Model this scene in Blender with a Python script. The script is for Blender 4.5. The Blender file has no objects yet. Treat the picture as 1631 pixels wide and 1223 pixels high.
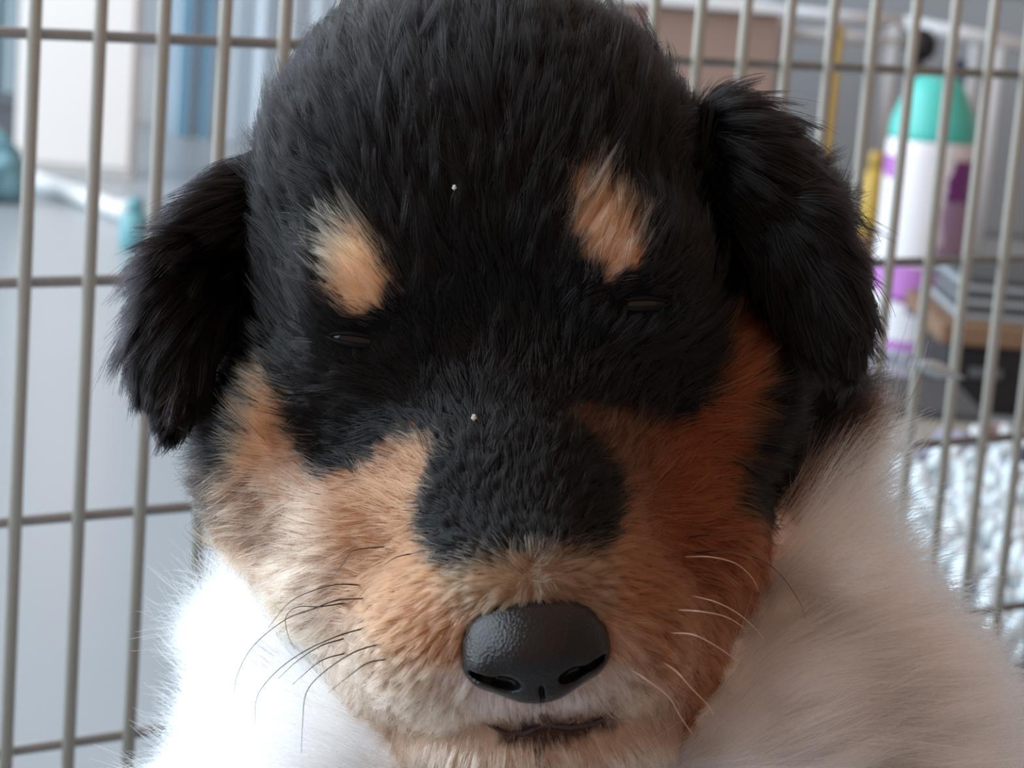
import bpy, bmesh, math, random
import numpy as np
from mathutils import Vector, Matrix, kdtree

FUR = True
rng = np.random.default_rng(7)
random.seed(7)
SC = bpy.context.scene
COL = SC.collection

# ------------------------------------------------------------------ camera
FPX, CX, CY = 3800.0, 815.5, 611.5           # focal length in pixels of a 1631 x 1223 picture
PITCH, ROLL, CAM_H = 0.18667, 0.07786, 0.27
UNIT = 0.11 / 1000.0                         # one "unit" = one pixel at the puppy's head, in metres
F = np.array([0, math.cos(PITCH), -math.sin(PITCH)])
U0 = np.array([0, math.sin(PITCH), math.cos(PITCH)])
R0 = np.array([1.0, 0, 0])
R = math.cos(ROLL) * R0 + math.sin(ROLL) * U0
U = math.cos(ROLL) * U0 - math.sin(ROLL) * R0
EYE = np.array([0, 0, CAM_H])

cam = bpy.data.cameras.new('camera')
cam_o = bpy.data.objects.new('camera', cam)
COL.objects.link(cam_o)
cam.sensor_fit = 'HORIZONTAL'
cam.sensor_width = 36.0
cam.lens = 36.0 * FPX / 1631.0
cam.clip_start = 0.01
cam_o.matrix_world = Matrix(((R[0], U[0], -F[0], EYE[0]), (R[1], U[1], -F[1], EYE[1]),
                             (R[2], U[2], -F[2], EYE[2]), (0, 0, 0, 1)))
cam.dof.use_dof = True
cam.dof.focus_distance = 0.402
cam.dof.aperture_fstop = 32.0
SC.camera = cam_o

# ------------------------------------------------------------------ world, window light, exposure
world = bpy.data.worlds.new('room_air')
SC.world = world
world.use_nodes = True
bg = world.node_tree.nodes['Background']
bg.inputs['Color'].default_value = (1.0, 0.64, 0.48, 1)
bg.inputs['Strength'].default_value = 0.46

win = bpy.data.lights.new('window_daylight', 'AREA')
win.shape = 'RECTANGLE'
win.size = 1.9
win.size_y = 3.2
win.energy = 80.0
win.color = (0.70, 0.87, 1.0)
win_o = bpy.data.objects.new('window_daylight', win)
COL.objects.link(win_o)
win_o.location = (-1.40, 0.95, 1.06)
win_o.rotation_euler = (0, math.radians(-90), 0)

SC.view_settings.view_transform = 'Standard'
SC.view_settings.look = 'None'
SC.view_settings.exposure = 0.28
SC.view_settings.gamma = 1.0
SC.view_settings.use_curve_mapping = False
SC.cycles.use_denoising = True
SC.cycles.max_bounces = 14
SC.cycles.transmission_bounces = 14
SC.cycles.glossy_bounces = 8
SC.cycles.adaptive_threshold = 0.025

# ------------------------------------------------------------------ helpers
def ray(px, py):
    return F + R * ((px - CX) / FPX) - U * ((py - CY) / FPX)

def at(px, py, d):
    """point seen at a pixel at distance d along the view axis"""
    return EYE + ray(px, py) * d

def floor_at(px, py, z=0.0):
    r = ray(px, py)
    return EYE + r * ((z - CAM_H) / r[2])

def at_y(px, py, y):
    r = ray(px, py)
    return EYE + r * (y / r[1])

def nodes_of(name):
    m = bpy.data.materials.new(name)
    m.use_nodes = True
    nt = m.node_tree
    return m, nt, nt.nodes['Principled BSDF']

def mat(name, color, rough=0.5, metal=0.0, noise=0.0, scale=20.0, bump=0.0, color2=None, spec=0.5, coat=0.0, trans=0.0):
    m, nt, b = nodes_of(name)
    b.inputs['Roughness'].default_value = rough
    b.inputs['Metallic'].default_value = metal
    b.inputs['Specular IOR Level'].default_value = spec
    b.inputs['Coat Weight'].default_value = coat
    b.inputs['Transmission Weight'].default_value = trans
    tc = nt.nodes.new('ShaderNodeTexCoord')
    nz = nt.nodes.new('ShaderNodeTexNoise')
    nz.inputs['Scale'].default_value = scale
    nz.inputs['Detail'].default_value = 4.0
    nt.links.new(tc.outputs['Object'], nz.inputs['Vector'])
    mx = nt.nodes.new('ShaderNodeMix')
    mx.data_type = 'RGBA'
    c2 = color2 or tuple(max(0.0, c * (1 - noise)) for c in color)
    mx.inputs['A'].default_value = (*color, 1)
    mx.inputs['B'].default_value = (*c2, 1)
    nt.links.new(nz.outputs['Fac'], mx.inputs['Factor'])
    nt.links.new(mx.outputs['Result'], b.inputs['Base Color'])
    if bump:
        bp = nt.nodes.new('ShaderNodeBump')
        bp.inputs['Strength'].default_value = bump
        bp.inputs['Distance'].default_value = 0.002
        nt.links.new(nz.outputs['Fac'], bp.inputs['Height'])
        nt.links.new(bp.outputs['Normal'], b.inputs['Normal'])
    return m

class MB:
    """collects shapes and links them as one mesh object"""
    def __init__(self):
        self.v, self.f = [], []
    def add(self, v, f):
        o = len(self.v)
        self.v += [tuple(map(float, p)) for p in v]
        self.f += [tuple(i + o for i in q) for q in f]
        return self
    def box(self, c, s, rz=0.0, bev=0.0):
        hx, hy, hz = s[0] / 2, s[1] / 2, s[2] / 2
        bm = bmesh.new()
        bmesh.ops.create_cube(bm, size=1.0)
        for v in bm.verts:
            v.co = Vector((v.co.x * 2 * hx, v.co.y * 2 * hy, v.co.z * 2 * hz))
        if bev > 0:
            bmesh.ops.bevel(bm, geom=bm.edges[:], offset=bev, segments=2, affect='EDGES', profile=0.6)
        rot = Matrix.Rotation(rz, 3, 'Z')
        bm.verts.index_update()
        self.add([np.array(rot @ v.co) + np.array(c) for v in bm.verts], [[v.index for v in f.verts] for f in bm.faces])
        bm.free()
        return self
    def tube(self, pts, rad, n=8, cap=True):
        pts = [np.array(p, float) for p in pts]
        rad = [rad] * len(pts) if np.isscalar(rad) else list(rad)
        prev = None
        vs, fs = [], []
        for i, p in enumerate(pts):
            t = pts[min(i + 1, len(pts) - 1)] - pts[max(i - 1, 0)]
            t = t / (np.linalg.norm(t) + 1e-12)
            if prev is None:
                a = np.cross(t, [0, 0, 1.0])
                if np.linalg.norm(a) < 0.1:
                    a = np.cross(t, [1.0, 0, 0])
            else:
                a = prev - t * (prev @ t)
            a = a / np.linalg.norm(a)
            prev = a
            b = np.cross(t, a)
            for k in range(n):
                an = 2 * math.pi * k / n
                vs.append(p + rad[i] * (a * math.cos(an) + b * math.sin(an)))
        for i in range(len(pts) - 1):
            for k in range(n):
                k2 = (k + 1) % n
                fs.append((i * n + k, i * n + k2, (i + 1) * n + k2, (i + 1) * n + k))
        if cap:
            fs.append(tuple(range(n))[::-1])
            fs.append(tuple((len(pts) - 1) * n + k for k in range(n)))
        return self.add(vs, fs)
    def lathe(self, prof, n=32, c=(0, 0, 0)):
        """prof: (radius, z) from bottom to top"""
        vs, fs = [], []
        for r, z in prof:
            for k in range(n):
                an = 2 * math.pi * k / n
                vs.append((c[0] + r * math.cos(an), c[1] + r * math.sin(an), c[2] + z))
        for i in range(len(prof) - 1):
            for k in range(n):
                k2 = (k + 1) % n
                fs.append((i * n + k, i * n + k2, (i + 1) * n + k2, (i + 1) * n + k))
        fs.append(tuple(range(n))[::-1])
        fs.append(tuple((len(prof) - 1) * n + k for k in range(n)))
        return self.add(vs, fs)
    def build(self, name, m, parent=None, smooth=False):
        me = bpy.data.meshes.new(name)
        me.from_pydata(self.v, [], self.f)
        me.validate()
        me.update()
        if smooth:
            me.polygons.foreach_set('use_smooth', [True] * len(me.polygons))
        me.materials.append(m)
        o = bpy.data.objects.new(name, me)
        COL.objects.link(o)
        if parent is not None:
            o.parent = parent
        return o

def tag(o, label=None, cat=None, group=None, kind=None):
    if label: o['label'] = label
    if cat: o['category'] = cat
    if group: o['group'] = group
    if kind: o['kind'] = kind
    return o

def thing(name, label, cat, loc=(0, 0, 0), rz=0.0, group=None):
    o = bpy.data.objects.new(name, None)
    o.empty_display_size = 0.02
    COL.objects.link(o)
    o.location = tuple(float(x) for x in loc)
    o.rotation_euler = (0, 0, rz)
    return tag(o, label, cat, group)

# ------------------------------------------------------------------ structure
M_floor = mat('pale_grey_tile', (0.38, 0.415, 0.44), rough=0.28, noise=0.10, scale=3.0)
M_wall = mat('pale_plaster', (0.72, 0.76, 0.80), rough=0.8, noise=0.06, scale=2.0)
M_frame = mat('white_window_frame', (0.8, 0.8, 0.8), rough=0.4, noise=0.04)

tag(MB().box((0, 1.2, -0.02), (3.2, 4.8, 0.04)).build('floor', M_floor), kind='structure')
tag(MB().box((0, 3.06, 1.25), (3.2, 0.08, 2.5)).build('wall_back', M_wall), kind='structure')
M_wall2 = mat('warm_plaster', (0.36, 0.26, 0.20), rough=0.85, noise=0.06, scale=2.0)
tag(MB().box((1.56, 1.2, 1.25), (0.08, 4.8, 2.5)).build('wall_right', M_wall2), kind='structure')
wl = MB()
wl.box((-1.56, -0.925, 1.25), (0.08, 0.55, 2.5)); wl.box((-1.56, 2.785, 1.25), (0.08, 0.47, 2.5))
wl.box((-1.56, 0.95, 2.26), (0.08, 3.2, 0.48)); wl.box((-1.56, 0.95, 0.05), (0.08, 3.2, 0.10))
tag(wl.build('wall_left', M_wall), kind='structure')
wf = tag(MB().box((-1.56, 0.95, 0.115), (0.06, 3.2, 0.03)).box((-1.56, 0.95, 2.005), (0.06, 3.2, 0.03))
         .box((-1.56, -0.635, 1.06), (0.06, 0.03, 1.86)).box((-1.56, 2.535, 1.06), (0.06, 0.03, 1.86)).box((-1.56, 0.95, 1.06), (0.05, 0.04, 1.86))
         .build('window_1', M_frame), kind='structure')
tag(MB().box((0.0, 3.012, 0.04), (3.0, 0.016, 0.08)).build('baseboard_back', M_frame), kind='structure')

# ------------------------------------------------------------------ wire cage panel
M_wire = mat('cream_wire', (0.50, 0.485, 0.43), rough=0.45, metal=0.1, noise=0.12, scale=60)
M_wire2 = mat('grey_wire', (0.27, 0.26, 0.25), rough=0.45, metal=0.3, noise=0.15, scale=60)
PYAW = 0.62764
PO = EYE + np.array([-0.13136, 0.61997, -0.03516])
PE = np.array([math.cos(PYAW), math.sin(PYAW), 0])
PN = np.array([math.sin(PYAW), -math.cos(PYAW), 0])       # towards the camera
PS, PH = 0.01841, 0.065
cage = thing('wire_cage_panel', 'upright wire cage panel with cream bars standing behind the puppy', 'cage panel', (PO[0], PO[1], 0), PYAW)
zt = PO[2] + 5 * PH
wv = MB().tube([(0, 0, 0.004), (0, 0, zt)], 0.00185, n=10)
first = None
for n in range(-4, 27):
    if first is None:
        o = first = wv.build('bar', M_wire, cage, smooth=True)
    else:
        o = first.copy(); COL.objects.link(o)
    o.location = (n * PS, -0.0034, 0)
    o.parent = cage
first = None
for m in range(-5, 4):
    if first is None:
        o = first = MB().tube([(-4 * PS - 0.003, 0, 0), (26 * PS + 0.003, 0, 0)], 0.0016, n=10).build('cross_wire', M_wire2, cage, smooth=True)
    else:
        o = first.copy(); COL.objects.link(o)
    o.location = (0, 0, PO[2] - m * PH)
    o.parent = cage
MB().tube([(-4 * PS - 0.003, 0, 0.0032), (26 * PS + 0.003, 0, 0.0032)], 0.0032, n=10).build('bottom_rail', M_wire2, cage, smooth=True)
# ------------------------------------------------------------------ things beyond the cage, left side
def span(px0, px1, py_top, y, z0=0.0):
    """left x, right x and top height of something standing at distance y"""
    pym = py_top
    return at_y(px0, pym, y)[0], at_y(px1, pym, y)[0], at_y((px0 + px1) / 2, py_top, y)[2]

def block(name, label, cat, m, px0, px1, py_top, y, dep, z0=0.0, bev=0.003, group=None, part='body'):
    x0, x1, z1 = span(px0, px1, py_top, y)
    t = thing(name, label, cat, ((x0 + x1) / 2, y + dep / 2, z0), group=group)
    MB().box((0, 0, (z1 - z0) / 2), (x1 - x0, dep, z1 - z0), bev=bev).build(part, m, t)
    return t, x1 - x0, z1 - z0

M_curtain = mat('pale_blue_curtain', (0.74, 0.82, 0.88), rough=0.9, noise=0.08, scale=30)
M_stripe = mat('blue_curtain_stripe', (0.16, 0.31, 0.42), rough=0.9, noise=0.15, scale=30)
M_curtain2 = mat('grey_green_curtain', (0.56, 0.68, 0.72), rough=0.9, noise=0.10, scale=30)
def curtain(name, label, m, px0, px1, y, top, waves, amp):
    x0, x1 = at_y(px0, 100, y)[0], at_y(px1, 100, y)[0]
    t = thing(name, label, 'curtain', ((x0 + x1) / 2, y, 0))
    n = 120
    mb = MB(); vs = []; fs = []
    for side in (0, 1):
        for z in (0.004, top):
            for i in range(n + 1):
                u = i / n
                vs.append((x0 + (x1 - x0) * u - (x0 + x1) / 2, amp * math.sin(u * waves * 2 * math.pi) + 0.35 * amp * math.sin(u * waves * 4.7) + side * 0.003, z))
    m1 = n + 1
    for i in range(n):
        fs.append((i, i + 1, m1 + i + 1, m1 + i)); fs.append((2 * m1 + i, 3 * m1 + i, 3 * m1 + i + 1, 2 * m1 + i + 1))
        fs.append((m1 + i, m1 + i + 1, 3 * m1 + i + 1, 3 * m1 + i)); fs.append((i, 2 * m1 + i, 2 * m1 + i + 1, i + 1))
    fs.append((0, m1, 3 * m1, 2 * m1)); fs.append((n, 2 * m1 + n, 3 * m1 + n, m1 + n))
    mb.add(vs, fs).build('fabric', m, t, smooth=False)
    return t
cb = curtain('curtain', 'pale blue hanging curtain with two darker blue stripes beside the puppy', M_curtain, 262, 640, 2.80, 2.1, 9, 0.012)
for pa, pb in ((284, 303), (322, 337)):
    x0, x1 = at_y(pa, 100, 2.775)[0] - cb.location.x, at_y(pb, 100, 2.775)[0] - cb.location.x
    MB().box(((x0 + x1) / 2, -0.022, 1.052), (x1 - x0, 0.004, 2.092)).build('stripe', M_stripe, cb)
curtain('curtain', 'grey-green hanging curtain at the far left edge', M_curtain2, -140, 60, 2.86, 2.1, 6, 0.012)

M_white0 = mat('handle_white', (0.8, 0.8, 0.8), rough=0.4, noise=0.05)
M_cab = mat('off_white_board', (0.90, 0.86, 0.83), rough=0.55, noise=0.06, scale=8)
cabt, cw, ch = block('storage_cabinet', 'off-white upright cabinet on the floor in front of the curtains', 'cabinet', M_cab, 54, 252, -600, 2.37, 0.02)
MB().box((0, -0.014, ch / 2 + 0.004), (cw * 0.96, 0.008, ch - 0.012), bev=0.002).build('door', M_cab, cabt)
MB().tube([(cw * 0.38, -0.017, 0.42), (cw * 0.38, -0.032, 0.42), (cw * 0.38, -0.032, 0.50), (cw * 0.38, -0.017, 0.50)], 0.004, n=8).build('handle', M_white0, cabt, smooth=True)

M_dark = mat('dark_grey_plastic', (0.12, 0.125, 0.14), rough=0.5, noise=0.2)
t, w_, h_ = block('storage_box', 'low dark grey box on the floor at the left edge', 'box', M_dark, -90, 50, 168, 2.55, 0.12)
MB().box((0, 0, h_ + 0.003), (w_ * 1.03, 0.125, 0.006), bev=0.002).build('lid', M_dark, t)

M_teal = mat('teal_cloth', (0.22, 0.42, 0.48), rough=0.8, noise=0.35, scale=40, bump=0.6)
bm = bmesh.new(); bmesh.ops.create_icosphere(bm, subdivisions=4, radius=1.0)
q0 = floor_at(-8, 318)
vs = np.array([v.co[:] for v in bm.verts])
vs = vs * (1 + 0.12 * np.sin(vs @ np.array([4, 3, 2.0])) + 0.08 * np.sin(vs @ np.array([-7, 5, 6.0])))[:, None] * np.array([0.030, 0.035, 0.032])
vs[:, 2] = np.maximum(vs[:, 2], -0.024) + 0.024
t = thing('cloth_bag', 'crumpled teal bag lying on the floor beside the cabinet', 'bag', q0)
MB().add(vs, [[v.index for v in f.verts] for f in bm.faces]).build('sack', M_teal, t, smooth=True)
bm.free()
MB().tube([(-0.012, -0.02, 0.046), (-0.010, -0.03, 0.062), (0.004, -0.032, 0.066), (0.016, -0.028, 0.058), (0.018, -0.02, 0.042)], 0.004, n=8).build('handle', M_teal, t, smooth=True)

M_white = mat('white_plastic', (0.84, 0.86, 0.87), rough=0.35, noise=0.04)
a0, a1 = floor_at(40, 296), floor_at(205, 356)
t = thing('plastic_pipe', 'white plastic pipe lying on the floor in front of the cabinet', 'pipe', (a0 + a1) / 2)
dv = (a1 - a0) / 2
MB().tube([-dv + (0, 0, 0.0085), (0.004, -0.004, 0.0085), dv + (0, 0, 0.0085)], 0.0085, n=16).build('tube', M_white, t, smooth=True)
for s in (-1, 1):
    MB().tube([dv * s * 0.90 + (0, 0, 0.0095), dv * s + (0, 0, 0.0095)], 0.0095, n=16).build('collar', M_white, t, smooth=True)

M_teal2 = mat('teal_plastic', (0.16, 0.40, 0.44), rough=0.4, noise=0.1)
t = thing('small_bottle', 'small teal bottle standing at the end of the white pipe', 'bottle', floor_at(212, 398))
MB().lathe([(0.010, 0), (0.0115, 0.002), (0.0115, 0.026), (0.006, 0.031)], 24).build('body', M_teal2, t, smooth=True)
MB().lathe([(0.0065, 0.031), (0.0065, 0.040), (0.005, 0.042)], 24).build('cap', M_teal2, t, smooth=True)

# ------------------------------------------------------------------ things beyond the cage, right side
M_card = mat('brown_cardboard', (0.36, 0.245, 0.195), rough=0.85, noise=0.12, scale=25)
t, w_, h_ = block('cardboard_carton', 'brown cardboard carton with white sheet on top behind the puppy', 'box', M_card, 880, 1243, 14, 2.0, 0.22, bev=0.002)
for s in (-1, 1):
    MB().box((s * w_ * 0.25, 0, h_ + 0.0015), (w_ * 0.49, 0.216, 0.003)).build('flap', M_card, t)
x0, x1, z1 = span(860, 1246, 12, 1.985)
ps = thing('paper_sheet', 'white sheet lying over the brown carton', 'sheet', ((x0 + x1) / 2, 2.10, h_ + 0.0032))
MB().box((0, 0, 0.003), (x1 - x0, 0.235, 0.006), bev=0.0015).build('sheet', M_white, ps)

M_bin = mat('slate_grey_plastic', (0.36, 0.40, 0.43), rough=0.5, noise=0.15, scale=10)
t, w_, h_ = block('storage_bin', 'slate grey storage bin behind the white rack', 'bin', M_bin, 1225, 1720, -20, 2.45, 0.3, bev=0.008)
MB().box((0, 0, h_ + 0.008), (w_ * 1.02, 0.31, 0.016), bev=0.004).build('lid', M_bin, t)

M_rack = mat('white_rack_enamel', (0.74, 0.77, 0.80), rough=0.35, noise=0.05)
ry = 2.15
rk = thing('metal_rack', 'white tubular rack standing behind the spray can', 'rack', (at_y(1450, 60, ry)[0], ry, 0))
def rl(px, py, dy=0.0):
    q = at_y(px, py, ry + dy)
    return q - np.array([rk.location.x, rk.location.y, 0])
MB().tube([rl(1248, 18), rl(1440, 36)], 0.0055, n=12).build('rail', M_rack, rk, smooth=True)
MB().tube([rl(1440, 36), rl(1680, 84)], 0.0065, n=12).build('rail', M_rack, rk, smooth=True)
MB().tube([rl(1248, 52), rl(1440, 66)], 0.0055, n=12).build('rail', M_rack, rk, smooth=True)
for px, py in ((1255, 20), (1425, 36), (1594, 66)):
    q = rl(px, py)
    MB().tube([q, (q[0], q[1], 0.006)], 0.0052, n=12).build('leg', M_rack, rk, smooth=True)
    q2 = rl(px, py, 0.12)
    MB().tube([(q[0], 0.12, q[2]), (q[0], 0.12, 0.006)], 0.0052, n=12).build('leg', M_rack, rk, smooth=True)
    MB().tube([(q[0], -0.01, 0.006), (q[0], 0.13, 0.006)], 0.006, n=12).build('foot_bar', M_rack, rk, smooth=True)
    MB().tube([(q[0], 0, q[2]), (q[0], 0.12, q[2])], 0.0052, n=12).build('cross_bar', M_rack, rk, smooth=True)

M_yel = mat('yellow_plastic', (0.62, 0.42, 0.08), rough=0.45, noise=0.1)
yb = at_y(1297, 400, 2.02)
t = thing('yellow_pole', 'yellow pole standing upright beside the brown carton', 'pole', (yb[0], 2.02, 0))
q = at_y(1328, 55, 2.02) - np.array([yb[0], 2.02, 0])
MB().tube([(0, 0, 0), (0.0, 0, q[2])], 0.0065, n=12).build('shaft', M_yel, t, smooth=True)
MB().tube([(0, 0, q[2]), (0, 0, q[2] + 0.008)], [0.0075, 0.006], n=12).build('end_cap', M_yel, t, smooth=True)
M_wood = mat('brown_wood', (0.26, 0.15, 0.085), rough=0.6, noise=0.35, scale=12)
t, w_, h_ = block('wooden_box', 'low brown wooden box on the floor left of the spray can', 'box', M_wood, 1285, 1420, 388, 1.90, 0.10)
MB().box((0, 0, h_ + 0.002), (w_ * 1.03, 0.104, 0.004), bev=0.001).build('lid', M_wood, t)
yb = at_y(1385, 380, 1.93)
t = thing('yellow_bottle', 'short yellow bottle standing on the brown wooden box', 'bottle', (yb[0], 1.94, h_ + 0.004))
MB().lathe([(0.0085, 0), (0.0095, 0.003), (0.0095, 0.045), (0.005, 0.055)], 20).build('body', M_yel, t, smooth=True)
MB().lathe([(0.0055, 0.055), (0.0055, 0.066), (0.004, 0.068)], 20).build('cap', M_yel, t, smooth=True)

M_blk = mat('black_rubber', (0.010, 0.010, 0.012), rough=0.5, noise=0.2)
kb = at_y(1468, 72, 2.08)
t = thing('knobbed_stick', 'dark stick with a round black knob in front of the white rack', 'stick', (kb[0] - 0.002, 2.08, 0))
MB().tube([(0, 0, 0), (0, 0, kb[2] - 0.008)], 0.0045, n=12).build('shaft', M_blk, t, smooth=True)
bm = bmesh.new(); bmesh.ops.create_uvsphere(bm, u_segments=20, v_segments=12, radius=0.0135)
MB().add([np.array(v.co) * (1, 1, 1.1) + (0.002, 0, kb[2]) for v in bm.verts], [[v.index for v in f.verts] for f in bm.faces]).build('knob', M_blk, t, smooth=True)
bm.free()
M_navy = mat('navy_plastic', (0.025, 0.05, 0.14), rough=0.4, noise=0.15)
nb = at_y(1527, 100, 1.80)
t = thing('navy_bottle', 'tall navy blue bottle standing right behind the spray can', 'bottle', (nb[0] - 0.002, 1.80, 0))
MB().lathe([(0.018, 0), (0.02, 0.004), (0.02, nb[2] - 0.05), (0.008, nb[2] - 0.03)], 24).build('body', M_navy, t, smooth=True)
MB().lathe([(0.0085, nb[2] - 0.03), (0.0085, nb[2]), (0.007, nb[2] + 0.002)], 24).build('cap', M_navy, t, smooth=True)

# spray can with printed label
can_p = floor_at(1446, 566)
cr_ = 0.0305
can = thing('spray_can', 'purple and white spray can with a teal cap beyond the cage', 'spray can', can_p, 0.0)
m, nt, b = nodes_of('can_print')
b.inputs['Roughness'].default_value = 0.28
tc = nt.nodes.new('ShaderNodeTexCoord'); sp = nt.nodes.new('ShaderNodeSeparateXYZ')
nt.links.new(tc.outputs['Object'], sp.inputs[0])
nz = nt.nodes.new('ShaderNodeTexNoise'); nz.inputs['Scale'].default_value = 45.0; nz.inputs['Detail'].default_value = 3.0
nt.links.new(tc.outputs['Object'], nz.inputs['Vector'])
def mth(op, a, b_=None):
    n_ = nt.nodes.new('ShaderNodeMath'); n_.operation = op
    for i, v in enumerate((a, b_)):
        if v is None: continue
        if isinstance(v, (int, float)): n_.inputs[i].default_value = v
        else: nt.links.new(v, n_.inputs[i])
    return n_.outputs[0]
wob = mth('MULTIPLY', mth('SUBTRACT', nz.outputs['Fac'], 0.5), 0.030)
xx = mth('ADD', sp.outputs['X'], wob)
zz = mth('ADD', sp.outputs['Z'], wob)
def mixc(fac, c1, c2):
    n_ = nt.nodes.new('ShaderNodeMix'); n_.data_type = 'RGBA'
    nt.links.new(fac, n_.inputs['Factor'])
    for k, c in (('A', c1), ('B', c2)):
        if isinstance(c, tuple): n_.inputs[k].default_value = (*c, 1)
        else: nt.links.new(c, n_.inputs[k])
    return n_.outputs['Result']
purple, white_, lilac, blue_ = (0.20, 0.03, 0.25), (0.88, 0.87, 0.90), (0.56, 0.22, 0.62), (0.16, 0.15, 0.36)
def band(v, lo_, hi_):
    return mth('MULTIPLY', mth('GREATER_THAN', v, lo_), mth('LESS_THAN', v, hi_))
X_, Z_ = sp.outputs['X'], sp.outputs['Z']
c = mixc(mth('MULTIPLY', mth('LESS_THAN', xx, 0.010), mth('GREATER_THAN', Z_, 0.066)), purple, white_)
c = mixc(mth('MULTIPLY', mth('MULTIPLY', band(xx, 0.002, 0.024), band(zz, 0.070, 0.112)), 0.55), c, (0.60, 0.50, 0.62))
c = mixc(mth('MULTIPLY', mth('LESS_THAN', X_, -0.020), mth('GREATER_THAN', zz, 0.126)), c, (0.45, 0.16, 0.52))
c = mixc(mth('MULTIPLY', mth('LESS_THAN', xx, 0.010), band(Z_, 0.044, 0.066)), c, lilac)
c = mixc(mth('MULTIPLY', mth('LESS_THAN', xx, 0.005), band(zz, 0.012, 0.044)), c, white_)
c = mixc(mth('MULTIPLY', band(X_, -0.010, 0.008), band(zz, 0.032, 0.045)), c, blue_)
c = mixc(mth('MULTIPLY', mth('LESS_THAN', xx, 0.006), mth('LESS_THAN', Z_, 0.014)), c, lilac)
c = mixc(mth('GREATER_THAN', Z_, 0.140), c, white_)
nt.links.new(c, b.inputs['Base Color'])
M_can = m
M_cap = mat('teal_cap', (0.10, 0.62, 0.54), rough=0.35, noise=0.08)
MB().lathe([(cr_ * 0.94, 0), (cr_, 0.003), (cr_, 0.142), (cr_ * 0.98, 0.150), (cr_ * 0.95, 0.153)], 48).build('can_body', M_can, can, smooth=True)
MB().lathe([(cr_ * 0.965, 0.151), (cr_ * 0.965, 0.156), (cr_ * 0.95, 0.164), (cr_ * 0.86, 0.172), (cr_ * 0.70, 0.184), (cr_ * 0.55, 0.192), (cr_ * 0.40, 0.195)], 48).build('cap', M_cap, can, smooth=True)
MB().lathe([(cr_ * 0.97, 0.001), (cr_ * 1.02, 0.002), (cr_ * 1.02, 0.006), (cr_ * 0.99, 0.008)], 48).build('base_rim', M_bin, can, smooth=True)

# pile at the right edge: black case, brown plank, stack of slats
t, w_, h_ = block('black_case', 'flat black case on the floor at the right edge', 'case', M_blk, 1512, 1720, 552, 1.45, 0.13)
MB().box((-w_ * 0.2, -0.067, h_ * 0.6), (0.02, 0.004, 0.006), bev=0.001).build('latch', M_dark, t)
x0, x1, z1 = span(1502, 1730, 510, 1.44)
pk = thing('wooden_plank', 'brown wooden plank lying on the black case', 'plank', ((x0 + x1) / 2, 1.515, h_))
ph_ = 0.012
MB().box((0, 0, ph_ / 2), (x1 - x0, 0.15, ph_), bev=0.001).build('board', M_wood, pk)
M_slat = mat('dark_slat', (0.06, 0.062, 0.066), rough=0.6, noise=0.2)
x0, x1, z1 = span(1534, 1735, 440, 1.46)
nsl = 6
hz = 0.0045
for k in range(nsl):
    o = MB().box((0, 0, hz / 2 - 0.0002), ((x1 - x0) * (1 - 0.03 * (k % 2)), 0.11, hz - 0.0004), bev=0.0012).build('folded_board', M_slat if k % 2 else M_bin)
    o.location = ((x0 + x1) / 2 + 0.002 * (k % 3), 1.52, h_ + ph_ + 0.0002 + k * hz)
    tag(o, ['lowest', 'second from bottom', 'third from bottom', 'fourth from bottom', 'fifth from bottom', 'topmost'][k] + ' of the dark thin boards stacked on the brown plank', 'board', 'thin dark boards stacked on the plank')

M_cream = mat('cream_board', (0.50, 0.44, 0.36), rough=0.7, noise=0.12, scale=20)
t, w_, h_ = block('cream_carton', 'low cream carton with dark lid on the floor behind the cage bars', 'box', M_cream, 1360, 1568, 664, 1.29, 0.10)
MB().box((0, 0, h_ + 0.0022), (w_ * 1.02, 0.104, 0.0044), bev=0.001).build('lid', M_slat, t)
M_lav = mat('lavender_cloth', (0.33, 0.32, 0.42), rough=0.9, noise=0.25, scale=60, bump=0.5)
bm = bmesh.new(); bmesh.ops.create_icosphere(bm, subdivisions=4, radius=1.0)
vs = np.array([v.co[:] for v in bm.verts])
vs = vs * (1 + 0.14 * np.sin(vs @ np.array([5, 3, 2.0])) + 0.08 * np.sin(vs @ np.array([-8, 6, 5.0])))[:, None] * np.array([0.022, 0.016, 0.016])
vs[:, 2] = np.maximum(vs[:, 2], -0.010) + 0.010
o = MB().add(vs, [[v.index for v in f.verts] for f in bm.faces]).build('crumpled_cloth', M_lav, smooth=True)
bm.free(); o.location = tuple(floor_at(1515, 764)); tag(o, 'crumpled lavender cloth on the floor in front of the cream carton', 'cloth')

M_blue = mat('bright_blue_plastic', (0.07, 0.22, 0.55), rough=0.35, noise=0.1)
q = floor_at(1622, 800)
t = thing('blue_bottle', 'small bright blue bottle standing behind the shaggy mat', 'bottle', q)
MB().lathe([(0.011, 0), (0.012, 0.002), (0.012, 0.016), (0.006, 0.021)], 24).build('body', M_blue, t, smooth=True)
MB().lathe([(0.0062, 0.021), (0.0062, 0.028), (0.005, 0.029)], 24).build('cap', M_navy, t, smooth=True)
M_pink = mat('pale_pink_plastic', (0.72, 0.55, 0.56), rough=0.5, noise=0.1)
q = floor_at(1590, 716)
t = thing('small_jar', 'small jar with round pale pink lid near the black case', 'jar', q)
MB().lathe([(0.006, 0), (0.0065, 0.001), (0.0065, 0.008)], 20).build('body', M_bin, t, smooth=True)
MB().lathe([(0.0070, 0.008), (0.0072, 0.011), (0.005, 0.0145), (0.002, 0.0155)], 20).build('lid', M_pink, t, smooth=True)

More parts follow.
